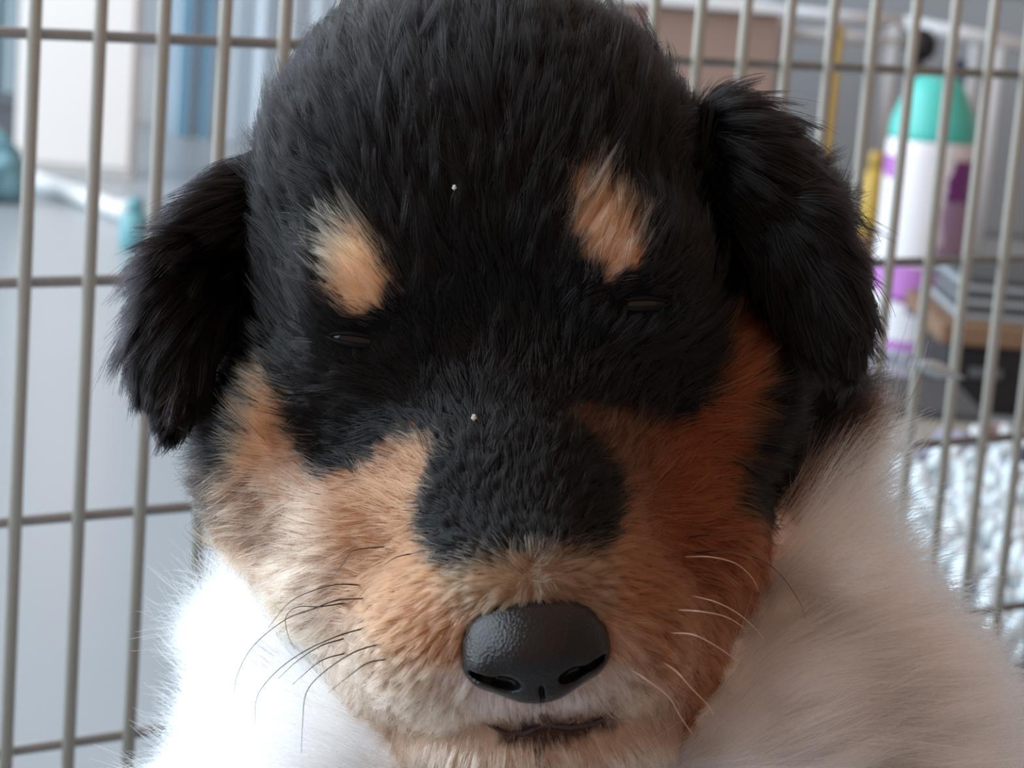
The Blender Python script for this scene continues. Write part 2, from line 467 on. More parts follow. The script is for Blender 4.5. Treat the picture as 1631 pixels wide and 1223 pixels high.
# white chenille mat just outside the panel
mc = floor_at(1610, 930)
gap = (mc[:2] - PO[:2]) @ (-PN[:2])
mc[:2] += -PN[:2] * (0.163 - gap)
mat_t = thing('shaggy_mat', 'white and pale blue shaggy chenille mat on the floor outside the cage', 'mat', (mc[0], mc[1], 0), PYAW)
M_mat = mat('mat_backing', (0.55, 0.62, 0.68), rough=0.95, noise=0.1)
M_noodle = mat('white_chenille', (0.90, 0.94, 0.96), rough=0.95, noise=0.5, scale=160, bump=0.8, color2=(0.60, 0.75, 0.83))
MWX, MWY = 0.40, 0.30
MB().box((0.02, 0.0, 0.003), (MWX, MWY, 0.006), bev=0.002).build('backing', M_mat, mat_t)
mb = MB()
for i in range(38):
    for j in range(28):
        x = 0.02 - MWX / 2 + 0.008 + (MWX - 0.016) * (i + 0.5 * (j % 2)) / 38.5 + random.gauss(0, 0.001)
        y = -MWY / 2 + 0.008 + (MWY - 0.016) * j / 27 + random.gauss(0, 0.001)
        hh = random.uniform(0.016, 0.026); r = random.uniform(0.0036, 0.0048)
        lx, ly = random.gauss(0, 0.005), random.gauss(0, 0.005)
        pts = [(x, y, 0.005), (x + lx * 0.35, y + ly * 0.35, hh * 0.5), (x + lx * 0.8, y + ly * 0.8, hh * 0.85), (x + lx, y + ly, hh)]
        mb.tube(pts, [r * 0.8, r, r * 0.95, r * 0.45], n=7)
o = mb.build('chenille_pile', M_noodle, mat_t, smooth=True); o['kind'] = 'stuff'

# pale clip hanging on the panel
def on_panel(px, py, lift=0.004):
    r_ = ray(px, py)
    n3 = np.array([PN[0], PN[1], 0])
    k = ((PO + n3 * lift - EYE) @ n3) / (r_ @ n3)
    return EYE + r_ * k
a0, a1 = on_panel(1464, 580, 0.008), on_panel(1536, 602, 0.008)
clip = thing('plastic_clip', 'small pale blue plastic clip with pointed tip hooked on the cage bars', 'clip', a0)
dv = a1 - a0
prof = [(0, .0006), (.06, .0016), (.2, .0026), (.45, .0027), (.62, .0019), (.75, .0010), (1.0, .0003)]
M_clip = mat('pale_blue_clip', (0.55, 0.68, 0.76), rough=0.35, noise=0.08)
MB().tube([dv * t_ for t_, _ in prof], [r_ for _, r_ in prof], n=12).build('grip', M_clip, clip, smooth=True)
rc = on_panel(1446, 576, 0.006) - a0
MB().tube([rc + 0.0026 * (PE * math.cos(k * math.pi / 8) + np.array([0, 0, 1]) * math.sin(k * math.pi / 8)) for k in range(17)], 0.0006, n=6).build('ring', M_clip, clip, smooth=True)
MB().tube([rc + 0.0026 * PE, (rc + 0.0026 * PE) * 0.4, (0, 0, 0)], 0.0005, n=6).build('link', M_clip, clip, smooth=True)

# ------------------------------------------------------------------ puppy: implicit body
D = FPX
def P(px, py, w):
    """pixel + height above the head plane -> puppy units (right, up, towards camera)"""
    s = 1.0 - w / D
    return np.array([(px - CX) * s, -(py - CY) * s, w])

def to_world(p):
    p = np.asarray(p, float)
    return EYE + (p[..., 0:1] * R + p[..., 1:2] * U + (D - p[..., 2:3]) * F) * UNIT

def to_px(p):
    s = D / (D - p[..., 2])
    return CX + p[..., 0] * s, CY - p[..., 1] * s

def rotm(ax, ay, az):
    m = Matrix.Rotation(math.radians(az), 3, 'Z') @ Matrix.Rotation(math.radians(ay), 3, 'Y') @ Matrix.Rotation(math.radians(ax), 3, 'X')
    return np.array(m)

def ell(p, c, r, rot=None):
    q = p - np.asarray(c, dtype=p.dtype)
    if rot is not None:
        q = q @ rot.astype(p.dtype)
    r = np.asarray(r, dtype=p.dtype)
    k0 = np.sqrt(((q / r) ** 2).sum(-1)) + 1e-6
    k1 = np.sqrt(((q / (r * r)) ** 2).sum(-1)) + 1e-9
    return k0 * (k0 - 1.0) / k1

def cone(p, a, b, ra, rb):
    a = np.asarray(a, dtype=p.dtype); b = np.asarray(b, dtype=p.dtype)
    ab = b - a
    t = np.clip(((p - a) @ ab) / (ab @ ab), 0, 1)
    return np.sqrt(((p - a - t[..., None] * ab) ** 2).sum(-1)) - (ra + (rb - ra) * t)

def smin(a, b, k):
    h = np.clip(0.5 + 0.5 * (b - a) / k, 0, 1)
    return b + (a - b) * h - k * h * (1 - h)

def smax(a, b, k):
    return -smin(-a, -b, k)

TILT = -6.0       # the head leans: its right side is higher in the picture

HEAD = [  # (px, py, w), radii, roll, blend
    ((766, 345, -190), (378, 380, 420), 0, 0),
    ((798, 560, -60), (375, 300, 250), -TILT, 120),
    ((470, 745, -120), (150, 200, 200), 15, 110),
    ((395, 545, -250), (100, 230, 170), 5, 60),
    ((1225, 480, -270), (105, 230, 170), -12, 60),
    ((1115, 700, -120), (145, 205, 200), -25, 110),
    ((600, 500, 110), (115, 110, 105), 0, 80),
    ((990, 445, 110), (115, 110, 105), 0, 80),
    ((828, 800, 90), (215, 210, 260), 6, 110),
    ((840, 930, 260), (165, 125, 190), 6, 90),
    ((720, 1020, 240), (145, 130, 175), 0, 60),
    ((960, 1005, 240), (140, 130, 175), 0, 60),
    ((850, 1060, 330), (110, 75, 105), 6, 45),
    ((600, 900, 20), (175, 165, 190), 20, 90),
    ((1060, 880, 20), (150, 165, 190), -20, 90),
    ((665, 1050, 90), (125, 110, 170), 25, 70),
    ((1015, 1040, 90), (125, 110, 170), -25, 70),
    ((858, 1172, 150), (215, 85, 190), 4, 40),
]
EYE_L, EYE_R = (566, 541), (1022, 484)
MOUTH = [(770, 1150), (805, 1168), (838, 1167), (866, 1150), (905, 1158), (945, 1153), (985, 1130)]

def sdf_head(p):
    d = None
    for c, r, rz, k in HEAD:
        e = ell(p, P(*c), r, rotm(0, 0, rz) if rz else None)
        d = e if d is None else smin(d, e, k)
    # eye sockets
    for (ex, ey), rz in ((EYE_L, 8), (EYE_R, -2)):
        d = smax(d, -ell(p, P(ex, ey, 250), (75, 26, 60), rotm(0, 0, rz)), 40)
    return d

EARL = [((405, 335, -110), (72, 115, 70), (0, 0, -35)), ((345, 420, -60), (76, 125, 36), (0, 15, -33)),
        ((292, 500, -15), (68, 120, 30), (0, 20, -14)), ((276, 585, 5), (54, 100, 26), (0, 15, 6))]
EARR = [((1172, 275, -115), (90, 120, 85), (0, 0, 38)), ((1238, 345, -60), (70, 120, 38), (0, -15, 28)),
        ((1290, 435, -20), (64, 115, 30), (0, -20, 20)), ((1325, 508, 0), (48, 86, 26), (0, -15, 12))]

def sdf_ear(p, E):
    d = None
    for c, r, a in E:
        e = ell(p, P(*c), r, rotm(*a))
        d = e if d is None else smin(d, e, 40)
    return d

FLOOR_N = np.array([R[2], U[2], -F[2]])           # world height of a puppy-space point
FLOOR_C = EYE[2] + D * F[2] * UNIT
def height(p):
    return FLOOR_C + (p @ FLOOR_N.astype(p.dtype)) * UNIT      # metres
def on_ground(u, w, h=0.0):
    """puppy-space point at (right, towards camera) with world height h metres"""
    v = ((h - FLOOR_C) / UNIT - u * FLOOR_N[0] - w * FLOOR_N[2]) / FLOOR_N[1]
    return np.array([u, v, w])

def sdf_ruff(p):
    d = ell(p, P(800, 950, -380), (400, 400, 330))
    for c, r, rz in (((500, 1150, -190), (150, 270, 250), 12), ((1262, 935, -240), (140, 290, 250), 20),
                     ((1370, 1180, -150), (190, 260, 260), 15), ((1298, 690, -290), (62, 105, 160), 10),
                     ((590, 1235, 20), (175, 185, 190), 0), ((1190, 1215, -10), (190, 200, 195), 0), ((820, 1340, -110), (420, 300, 260), 0),
                     ((420, 1350, -230), (150, 250, 240), 0), ((1480, 1400, -240), (170, 250, 250), 0)):
        d = smin(d, ell(p, P(*c), r, rotm(0, 0, rz)), 90)
    return d

G = on_ground
LEGS = [(-260, 1), (330, 1)]
def sdf_torso(p):
    d = ell(p, G(60, -480, 0.105), (520, 520, 420))
    d = smin(d, ell(p, G(60, -850, 0.085), (520, 560, 480)), 150)
    d = smin(d, ell(p, G(60, -1250, 0.06), (470, 480, 430)), 150)
    for u, _ in LEGS:
        d = smin(d, cone(p, G(u, -270, 0.10), G(u * 1.02, -240, 0.012), 140, 92), 80)
        d = smin(d, ell(p, G(u * 1.02, -170, 0.009), (108, 85, 150)), 40)
    for u in (-400, 520):
        d = smin(d, ell(p, G(u, -1000, 0.05), (200, 380, 400)), 80)
        d = smin(d, ell(p, G(u * 1.08, -650, 0.010), (105, 90, 210)), 50)
    d = smin(d, cone(p, G(60, -1600, 0.03), G(420, -1900, 0.012), 130, 70), 60)
    return d

def sdf_all(p, parts=False):
    h, l, r, u, t = sdf_head(p), sdf_ear(p, EARL), sdf_ear(p, EARR), sdf_ruff(p), sdf_torso(p)
    if parts:
        return np.stack([h, l, r, u, t], -1)
    d = smin(h, l, 22)
    d = smin(d, r, 22)
    d = smin(d, smin(u, t, 140), 40)
    d = smax(d, (0.0008 - height(p)) / UNIT, 8)
    return d

def surface_nets(f, lo, hi, h):
    n = [int(math.ceil((hi[i] - lo[i]) / h)) + 1 for i in range(3)]
    ax = [(lo[i] + h * np.arange(n[i])).astype(np.float32) for i in range(3)]
    val = np.empty(n, np.float32)
    for i in range(n[0]):
        Y, Z = np.meshgrid(ax[1], ax[2], indexing='ij')
        val[i] = f(np.stack([np.full_like(Y, ax[0][i]), Y, Z], -1))
    ins = val < 0
    nx, ny, nz = n
    cnt = np.zeros((nx - 1, ny - 1, nz - 1), np.int32)
    cor = [(a, b, c) for a in (0, 1) for b in (0, 1) for c in (0, 1)]
    for a, b, c in cor:
        cnt += ins[a:nx - 1 + a, b:ny - 1 + b, c:nz - 1 + c]
    act = (cnt > 0) & (cnt < 8)
    I = np.argwhere(act)
    idx = -np.ones(act.shape, np.int64)
    idx[act] = np.arange(len(I))
    acc = np.zeros((len(I), 3)); num = np.zeros(len(I))
    for a in cor:
        for axis in range(3):
            if a[axis]: continue
            b = list(a); b[axis] = 1
            va = val[I[:, 0] + a[0], I[:, 1] + a[1], I[:, 2] + a[2]]
            vb = val[I[:, 0] + b[0], I[:, 1] + b[1], I[:, 2] + b[2]]
            cr = (va < 0) != (vb < 0)
            t = np.where(cr, va / np.where(cr, va - vb, 1), 0)
            pt = np.tile(np.array(a, float), (len(I), 1)); pt[:, axis] += t
            acc[cr] += pt[cr]; num[cr] += 1
    V = (I + acc / num[:, None]) * h + np.array(lo)
    quads = []
    for axis in range(3):
        o1, o2 = [(1, 2), (2, 0), (0, 1)][axis]
        s0 = [slice(None)] * 3; s1 = [slice(None)] * 3
        s0[axis] = slice(0, n[axis] - 1); s1[axis] = slice(1, n[axis])
        A, B = ins[tuple(s0)], ins[tuple(s1)]
        E_ = np.argwhere(A != B)
        ok = (E_[:, o1] > 0) & (E_[:, o1] < n[o1] - 1) & (E_[:, o2] > 0) & (E_[:, o2] < n[o2] - 1)
        E_ = E_[ok]
        flip = A[tuple(E_.T)]
        def cell(d1, d2):
            q = E_.copy(); q[:, o1] += d1; q[:, o2] += d2
            return idx[tuple(q.T)]
        c = np.stack([cell(-1, -1), cell(0, -1), cell(0, 0), cell(-1, 0)], -1)
        c[~flip] = c[~flip][:, ::-1]
        quads.append(c)
    return V, np.concatenate(quads)

def gradient(f, p, e=3.0):
    g = np.zeros_like(p)
    for i in range(3):
        d = np.zeros(3); d[i] = e
        g[:, i] = f(p + d) - f(p - d)
    return g / (np.linalg.norm(g, axis=1, keepdims=True) + 1e-9)

# ------------------------------------------------------------------ coat pattern
def sd_poly(x, y, poly):
    """signed distance, positive inside"""
    poly = np.array(poly, float)
    dm = np.full(x.shape, 1e9); inside = np.zeros(x.shape, bool)
    for i in range(len(poly)):
        a, b = poly[i], poly[(i + 1) % len(poly)]
        e = b - a
        t = np.clip(((x - a[0]) * e[0] + (y - a[1]) * e[1]) / (e @ e), 0, 1)
        dm = np.minimum(dm, np.hypot(x - a[0] - t * e[0], y - a[1] - t * e[1]))
        c = ((a[1] > y) != (b[1] > y)) & (x < (b[0] - a[0]) * (y - a[1]) / (b[1] - a[1] + 1e-12) + a[0])
        inside ^= c
    return np.where(inside, dm, -dm)

BROW_L = [(515, 335), (550, 325), (592, 372), (618, 430), (612, 478), (578, 503), (535, 488), (512, 455), (498, 400)]
BROW_R = [(912, 268), (938, 236), (988, 276), (1030, 330), (1036, 380), (1015, 420), (975, 438), (945, 420), (925, 385), (910, 335)]
TAN_L = [(392, 548), (415, 580), (440, 640), (462, 705), (500, 757), (545, 745), (590, 722), (640, 682), (690, 690), (676, 750),
         (655, 810), (668, 872), (705, 902), (770, 912), (830, 905), (860, 960), (860, 1300), (520, 1300), (300, 950), (322, 820), (345, 740), (368, 640)]
TAN_R = [(1180, 448), (1228, 470), (1252, 560), (1236, 650), (1200, 740), (1192, 800), (1240, 860), (1330, 900), (1200, 1300), (860, 1300),
         (860, 960), (845, 905), (925, 888), (978, 860), (1002, 810), (996, 750), (960, 705), (905, 655), (930, 632), (1010, 655), (1090, 672),
         (1136, 655), (1162, 600), (1174, 520)]
MUZ_DARK = [(690, 905), (760, 880), (840, 860), (930, 865), (985, 880), (990, 960), (960, 985), (730, 985), (705, 950)]
CREAM = [(455, 690), (500, 765), (520, 850), (535, 960), (600, 1055), (700, 1065), (760, 1100), (860, 1115), (960, 1070), (985, 980), (1025, 1000), (1035, 1080), (1080, 1130),
         (1080, 1300), (500, 1300), (380, 900), (350, 820), (390, 760)]
CHEEK_MIX = [(300, 740), (360, 770), (430, 800), (450, 870), (400, 880), (330, 840)]
LIP = [(790, 1160), (838, 1150), (868, 1140), (905, 1150), (945, 1145), (985, 1128), (975, 1160), (920, 1180), (860, 1192), (810, 1186)]
RUFF_DARK_R = [(1230, 460), (1520, 440), (1500, 640), (1412, 668), (1325, 740), (1240, 785), (1190, 810), (1180, 700)]
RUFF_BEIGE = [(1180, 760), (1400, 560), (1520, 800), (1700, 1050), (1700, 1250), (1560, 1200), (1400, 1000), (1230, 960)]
RUFF_DARK_L = [(250, 500), (420, 500), (420, 720), (350, 800), (295, 812), (265, 780)]

BLACK = np.array((0.0024, 0.0021, 0.0024)); TAN = np.array((0.31, 0.143, 0.074)); TAN_SHADE = np.array((0.155, 0.040, 0.013)); BROW = np.array((0.47, 0.26, 0.15)); BEIGE = np.array((0.86, 0.72, 0.63)); CRM = np.array((0.50, 0.355, 0.26))
WHITE = np.array((0.90, 0.89, 0.885)); DKB = np.array((0.055, 0.027, 0.016)); GRT = np.array((0.22, 0.14, 0.088)); PNK = np.array((0.50, 0.385, 0.34))

def paint(p, nrm, reg, jit):
    x, y = to_px(p)
    x = x + jit[:, 0] * 9; y = y + jit[:, 1] * 9
    j = jit[:, 2]
    front = nrm[:, 2] > -0.35
    col = np.tile(BLACK, (len(p), 1))
    head = (reg == 0) & front
    tl = np.maximum(sd_poly(x, y, TAN_L), sd_poly(x, y, TAN_R)) + j * 6
    t = head & (tl > 0)
    col[t] = TAN
    cr = np.clip((sd_poly(x, y, CREAM) + 25 + j * 8) / 90, 0, 1)
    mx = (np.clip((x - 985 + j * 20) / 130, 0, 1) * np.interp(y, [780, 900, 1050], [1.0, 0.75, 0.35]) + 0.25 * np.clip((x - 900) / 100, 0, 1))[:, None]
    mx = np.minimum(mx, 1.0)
    base = TAN + (TAN_SHADE - TAN) * mx  # redder tan to the right, darkened in the colour for the cheek's shade
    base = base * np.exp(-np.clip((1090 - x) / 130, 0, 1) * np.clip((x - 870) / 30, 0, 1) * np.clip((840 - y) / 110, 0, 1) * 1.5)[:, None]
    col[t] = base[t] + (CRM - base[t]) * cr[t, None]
    cm = head & (sd_poly(x, y, CHEEK_MIX) > -8) & (j > 0.1)
    col[cm] = DKB
    b = head & (np.maximum(sd_poly(x, y, BROW_L), sd_poly(x, y, BROW_R)) + j * 7 > 0)
    col[b] = BROW
    md = head & (sd_poly(x, y, MUZ_DARK) + j * 14 > 0) & (tl > -40)
    col[md] = GRT
    lp = head & (sd_poly(x, y, LIP) + j * 6 > 0)
    col[lp] = DKB * 1.2
    near = np.hypot((x - 850) / 165.0, (y - 1050) / 105.0)
    pk = head & (near < 1.0 + 0.1 * j) & (y > 1060) & ~lp
    col[pk] = PNK
    ru = reg >= 3
    dr = np.maximum(sd_poly(x, y, RUFF_DARK_R), sd_poly(x, y, RUFF_DARK_L)) + j * 16
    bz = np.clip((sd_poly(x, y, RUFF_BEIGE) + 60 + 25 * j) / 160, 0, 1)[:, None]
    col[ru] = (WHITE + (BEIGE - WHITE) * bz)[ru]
    d = ru & (dr > 0)
    col[d] = np.where((dr[d] < 30)[:, None], DKB, BLACK * 2.0)
    # black back and haunches behind the white collar
    bk = (reg == 4) & (p[:, 2] < -620 + 60 * jit[:, 1])
    col[bk] = BLACK
    bk = (reg == 3) & (p[:, 2] < -560 + 60 * jit[:, 1]) & (y < 700)
    col[bk] = BLACK
    for sx, sy in ((270, 497), (257, 556), (279, 628)):
        s = (reg == 1) & (np.hypot((x - sx) / (5 if sy < 600 else 6), (y - sy) / (9 if sy < 600 else 26)) < 1)
        col[s] = (0.5, 0.45, 0.4)
    return col

# ------------------------------------------------------------------ body mesh
CELL = 18.0
lo, hi = (-900, -2200, -2100), (960, 780, 560)
BV, BQ = surface_nets(sdf_all, lo, hi, CELL)
BN = gradient(sdf_all, BV)
BV = BV - BN * sdf_all(BV)[:, None] * 0.8
BREG = np.argmin(sdf_all(BV, True), -1)

puppy_base = to_world(G(60, -600, 0.0))
puppy = thing('puppy', 'black, tan and white puppy with nearly closed eyes, sitting and facing the camera', 'dog', puppy_base)

def local(p):
    return to_world(p) - puppy_base

M_skin, nt, b = nodes_of('coat_skin')
at_n = nt.nodes.new('ShaderNodeAttribute'); at_n.attribute_name = 'fur_color'
nt.links.new(at_n.outputs['Color'], b.inputs['Base Color'])
b.inputs['Roughness'].default_value = 0.8
b.inputs['Specular IOR Level'].default_value = 0.1

me = bpy.data.meshes.new('body')
me.from_pydata([tuple(v) for v in local(BV)], [], [tuple(map(int, q)) for q in BQ])
me.update()
me.polygons.foreach_set('use_smooth', [True] * len(me.polygons))
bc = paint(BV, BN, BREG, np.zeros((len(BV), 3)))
ca = me.attributes.new('fur_color', 'FLOAT_COLOR', 'POINT')
ca.data.foreach_set('color', np.concatenate([bc * 0.8, np.ones((len(bc), 1))], 1).astype(np.float32).ravel())
me.materials.append(M_skin)
body = bpy.data.objects.new('body', me); COL.objects.link(body); body.parent = puppy

def surf(px, py, w0=640.0):
    """first puppy-space point of the body seen at a pixel"""
    w = w0
    for _ in range(120):
        q = P(px, py, w)[None]
        s = float(sdf_all(q)[0])
        if s < 0.8: break
        w -= max(s * 0.7, 1.0)
    return P(px, py, w)

# ------------------------------------------------------------------ fur
M_fur = bpy.data.materials.new('fur'); M_fur.use_nodes = True
nt = M_fur.node_tree
for n_ in list(nt.nodes): nt.nodes.remove(n_)
out = nt.nodes.new('ShaderNodeOutputMaterial')
hb = nt.nodes.new('ShaderNodeBsdfHairPrincipled')
hb.model = 'CHIANG'; hb.parametrization = 'COLOR'
hb.inputs['Roughness'].default_value = 0.13
hb.inputs['Radial Roughness'].default_value = 0.4
hb.inputs['Random Roughness'].default_value = 0.2
hb.inputs['Coat'].default_value = 0.0
hb.inputs['IOR'].default_value = 1.37
an = nt.nodes.new('ShaderNodeAttribute'); an.attribute_name = 'fur_color'
nt.links.new(an.outputs['Color'], hb.inputs['Color'])
nt.links.new(hb.outputs[0], out.inputs['Surface'])

WV = rng.normal(size=(6, 3, 3)); WP = rng.uniform(0, 6.28, size=(6, 3))
def wobble(p, scale):
    o = np.zeros_like(p)
    for i in range(6):
        o += np.sin(p @ (WV[i] / scale) + WP[i]) / 3.0
    return o

TRI = np.concatenate([BQ[:, [0, 1, 2]], BQ[:, [0, 2, 3]]])
A_, B_, C_ = BV[TRI[:, 0]], BV[TRI[:, 1]], BV[TRI[:, 2]]
TAREA = 0.5 * np.linalg.norm(np.cross(B_ - A_, C_ - A_), axis=1)
TREG = BREG[TRI[:, 0]]
TC = (A_ + B_ + C_) / 3
TN = BN[TRI[:, 0]]

NOSE_O = P(838, 916, 470)
RUFF_O = P(850, 1350, 180)
EAR_TIP = {1: P(268, 700, 20), 2: P(1345, 600, 10)}
EAR_BASE = {1: P(405, 270, -110), 2: P(1180, 200, -110)}

def make_fur(name, regs, count, radius, K, clump, clump_pull, weight=None, label=None):
    w = TAREA * np.isin(TREG, regs)
    if weight is not None: w = w * weight(TC, TN)
    w = w / w.sum()
    ti = rng.choice(len(TRI), size=count, p=w)
    u = rng.random((count, 2)); fl = u.sum(1) > 1; u[fl] = 1 - u[fl]
    tri = TRI[ti]
    bw = np.stack([1 - u.sum(1), u[:, 0], u[:, 1]], 1)
    p = (BV[tri] * bw[:, :, None]).sum(1)
    n = (BN[tri] * bw[:, :, None]).sum(1); n /= np.linalg.norm(n, axis=1, keepdims=True)
    reg = TREG[ti]
    px, py = to_px(p)
    keep = np.ones(count, bool)
    # bare nose leather and eye slits
    keep &= ~((np.hypot((px - 851) / 113.0, (py - 1026) / 74.0) < 1) & (p[:, 2] > 300))
    for (ex, ey), a in ((EYE_L, 8), (EYE_R, -2)):
        dx, dy = px - ex, py - ey
        c, s = math.cos(math.radians(a)), math.sin(math.radians(a))
        keep &= ~((np.hypot((dx * c + dy * s) / 46.0, (-dx * s + dy * c) / 10.0) < 1) & (p[:, 2] > 60))
    p, n, reg, px, py = p[keep], n[keep], reg[keep], px[keep], py[keep]
    N = len(p)
    # clumps
    nc = max(8, N // clump)
    ci = rng.choice(N, nc, replace=False)
    kd = kdtree.KDTree(nc)
    for i in range(nc): kd.insert(p[ci[i]], i)
    kd.balance()
    cl = np.array([kd.find(q)[1] for q in p])
    # flow
    g = np.zeros((N, 3)); L = np.zeros(N); lift = np.zeros(N); grav = np.zeros(N)
    h = reg == 0
    if h.any():
        d = p[h] - NOSE_O; dist = np.linalg.norm(d, axis=1)
        d = d / dist[:, None]
        d[:, 1] -= 0.35 * np.clip((py[h] - 560) / 300, 0, 1) * np.clip(np.abs(px[h] - 840) / 300, 0, 1)
        g[h] = d
        L[h] = np.interp(dist, [0, 120, 250, 450, 700, 1000], [26, 26, 30, 48, 82, 100])
        lift[h] = np.interp(dist, [0, 200, 500, 900], [0.55, 0.30, 0.13, 0.22])
        lip = (py[h] > 1105) & (np.abs(px[h] - 860) < 230)
        tmp = g[h]; tmp[lip] += np.array([0, -0.6, 0.1]); g[h] = tmp
        brow = np.maximum(sd_poly(px[h], py[h], BROW_L), sd_poly(px[h], py[h], BROW_R)) > -10
        tl_ = lift[h]; tl_[brow] = 0.28; lift[h] = tl_
        for (ex, ey) in (EYE_L, EYE_R):
            de = np.hypot((px[h] - ex) / 110.0, (py[h] - ey) / 55.0)
            tmp = L[h]; tmp *= np.interp(de, [0, 0.6, 1.3], [0.3, 0.4, 1.0]); L[h] = tmp
        grav[h] = 0.05
    for k in (1, 2):
        m = reg == k
        if not m.any(): continue
        t = EAR_TIP[k] - p[m]
        dist = np.linalg.norm(t, axis=1); t /= dist[:, None]
        db = np.linalg.norm(p[m] - EAR_BASE[k], axis=1)
        out_ = np.array([-1.0 if k == 1 else 1.0, -0.25, 0.0])
        f = np.clip(1.25 - db / 260.0, 0, 1)[:, None]
        g[m] = t * (1 - f) + out_ * f + np.array([-0.25 if k == 1 else 0.25, 0, 0])
        L[m] = np.interp(db, [0, 150, 300, 420], [80, 105, 85, 50])
        lift[m] = np.interp(db, [0, 200, 380], [0.36, 0.26, 0.13])
        grav[m] = 0.25
    m = reg == 3
    if m.any():
        d = p[m] - RUFF_O; d /= np.linalg.norm(d, axis=1)[:, None]
        d[:, 0] *= 1.25
        g[m] = d
        L[m] = 165; lift[m] = 0.36; grav[m] = 0.12
        dk = (np.maximum(sd_poly(px, py, RUFF_DARK_R), sd_poly(px, py, RUFF_DARK_L)) > -20) & m
        L[dk] = 120
    m = reg == 4
    if m.any():
        g[m] = np.array([0, -0.8, -0.5]) + 0.2 * wobble(p[m], 200)
        L[m] = 110; lift[m] = 0.4; grav[m] = 0.2
    g += 0.22 * wobble(p, 70.0) + 0.12 * wobble(p[:, [2, 0, 1]], 23.0)
    # every clump has its own slight turn
    cj = rng.normal(size=(nc, 3)) * 0.20
    cL = np.exp(rng.normal(size=nc) * 0.16)
    cA = rng.normal(size=nc) * 0.10
    g += cj[cl] + rng.normal(size=(N, 3)) * 0.10
    t = g - n * (g * n).sum(1, keepdims=True)
    t /= np.linalg.norm(t, axis=1, keepdims=True) + 1e-9
    L = L * cL[cl] * np.clip(1 + 0.18 * rng.normal(size=N), 0.4, 1.6)
    lift = np.clip(lift + cA[cl] + 0.08 * rng.normal(size=N), 0.05, 1.2)
    ks = np.linspace(0, 1, K)
    pts = np.empty((N, K, 3)); pts[:, 0] = p - n * 1.0
    down = -FLOOR_N / np.linalg.norm(FLOOR_N)
    for i in range(1, K):
        a = lift * (1.35 - 1.15 * ks[i])
        dr = t * np.cos(a)[:, None] + n * np.sin(a)[:, None] + down * (grav * ks[i])[:, None]
        dr /= np.linalg.norm(dr, axis=1, keepdims=True)
        pts[:, i] = pts[:, i - 1] + dr * (L / (K - 1))[:, None]
    off = pts[ci] # clump leaders
    lead = off[cl]
    soft = np.where((reg == 0) & (py > 600), np.where(np.abs(px - 845) > 150, 0.55, 0.7), 1.0)
    pull = (soft * clump_pull * np.clip(rng.normal(1, 0.25, N), 0.2, 1.3))[:, None] * (ks ** 1.3)[None, :]
    pull = np.clip(pull, 0, 0.95)
    pts = pts + (lead - pts) * pull[:, :, None]
    jit = rng.normal(size=(N, 3))
    pm = pts[:, K // 2]
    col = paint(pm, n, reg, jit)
    col = np.clip(col * np.exp(rng.normal(size=(N, 1)) * 0.16), 0.001, 0.94)
    rad = radius * (1 - 0.75 * ks[None, :] ** 1.5) * np.exp(rng.normal(size=(N, 1)) * 0.15)
    cv = bpy.data.hair_curves.new(name)
    cv.add_curves([K] * N)
    cv.attributes['position'].data.foreach_set('vector', local(pts.reshape(-1, 3)).astype(np.float32).ravel())
    ra = cv.attributes.get('radius') or cv.attributes.new('radius', 'FLOAT', 'POINT')
    ra.data.foreach_set('value', (rad * UNIT).astype(np.float32).ravel())
    c4 = cv.attributes.new('fur_color', 'FLOAT_COLOR', 'CURVE')
    c4.data.foreach_set('color', np.concatenate([col, np.ones((N, 1))], 1).astype(np.float32).ravel())
    cv.materials.append(M_fur)
    o = bpy.data.objects.new(name, cv); COL.objects.link(o); o.parent = puppy
    o['kind'] = 'stuff'
    if label: o['label'] = label
    return o

def w_head(c, n):
    d = np.linalg.norm(c - NOSE_O, axis=1)
    return np.where(n[:, 2] > -0.15, 1.0, 0.3) * np.interp(d, [0, 200, 320], [2.6, 2.2, 1.0])
def w_ruff(c, n):
    x, y = to_px(c)
    return np.where((n[:, 2] > -0.2) & (y < 1500), 1.0, 0.3)

if FUR:
    make_fur('face_fur', [0], 230000, 0.44, 6, 22, 0.58, w_head, 'short black fur with tan brows and cheeks')
    make_fur('ear_fur', [1], 26000, 0.52, 7, 20, 0.6, None, 'long black fur on the hanging ear')
    make_fur('ear_fur', [2], 26000, 0.52, 7, 20, 0.6, None, 'long black fur on the hanging ear')
    make_fur('ruff_fur', [3], 110000, 0.50, 7, 18, 0.38, w_ruff, 'long fluffy white collar fur')
    make_fur('body_fur', [4], 45000, 0.9, 5, 20, 0.4, None, 'fur of the trunk and legs')

# ------------------------------------------------------------------ nose
M_nose, nt, b = nodes_of('nose_leather')
b.inputs['Base Color'].default_value = (0.006, 0.0055, 0.006, 1)
b.inputs['Specular IOR Level'].default_value = 0.36
b.inputs['Roughness'].default_value = 0.31
b.inputs['Coat Weight'].default_value = 0.0
b.inputs['Coat Roughness'].default_value = 0.25
tc = nt.nodes.new('ShaderNodeTexCoord')
vo = nt.nodes.new('ShaderNodeTexVoronoi'); vo.inputs['Scale'].default_value = 1900.0
bp = nt.nodes.new('ShaderNodeBump'); bp.inputs['Strength'].default_value = 0.35; bp.inputs['Distance'].default_value = 0.00025
nt.links.new(tc.outputs['Object'], vo.inputs['Vector'])
nt.links.new(vo.outputs['Distance'], bp.inputs['Height'])
nt.links.new(bp.outputs['Normal'], b.inputs['Normal'])

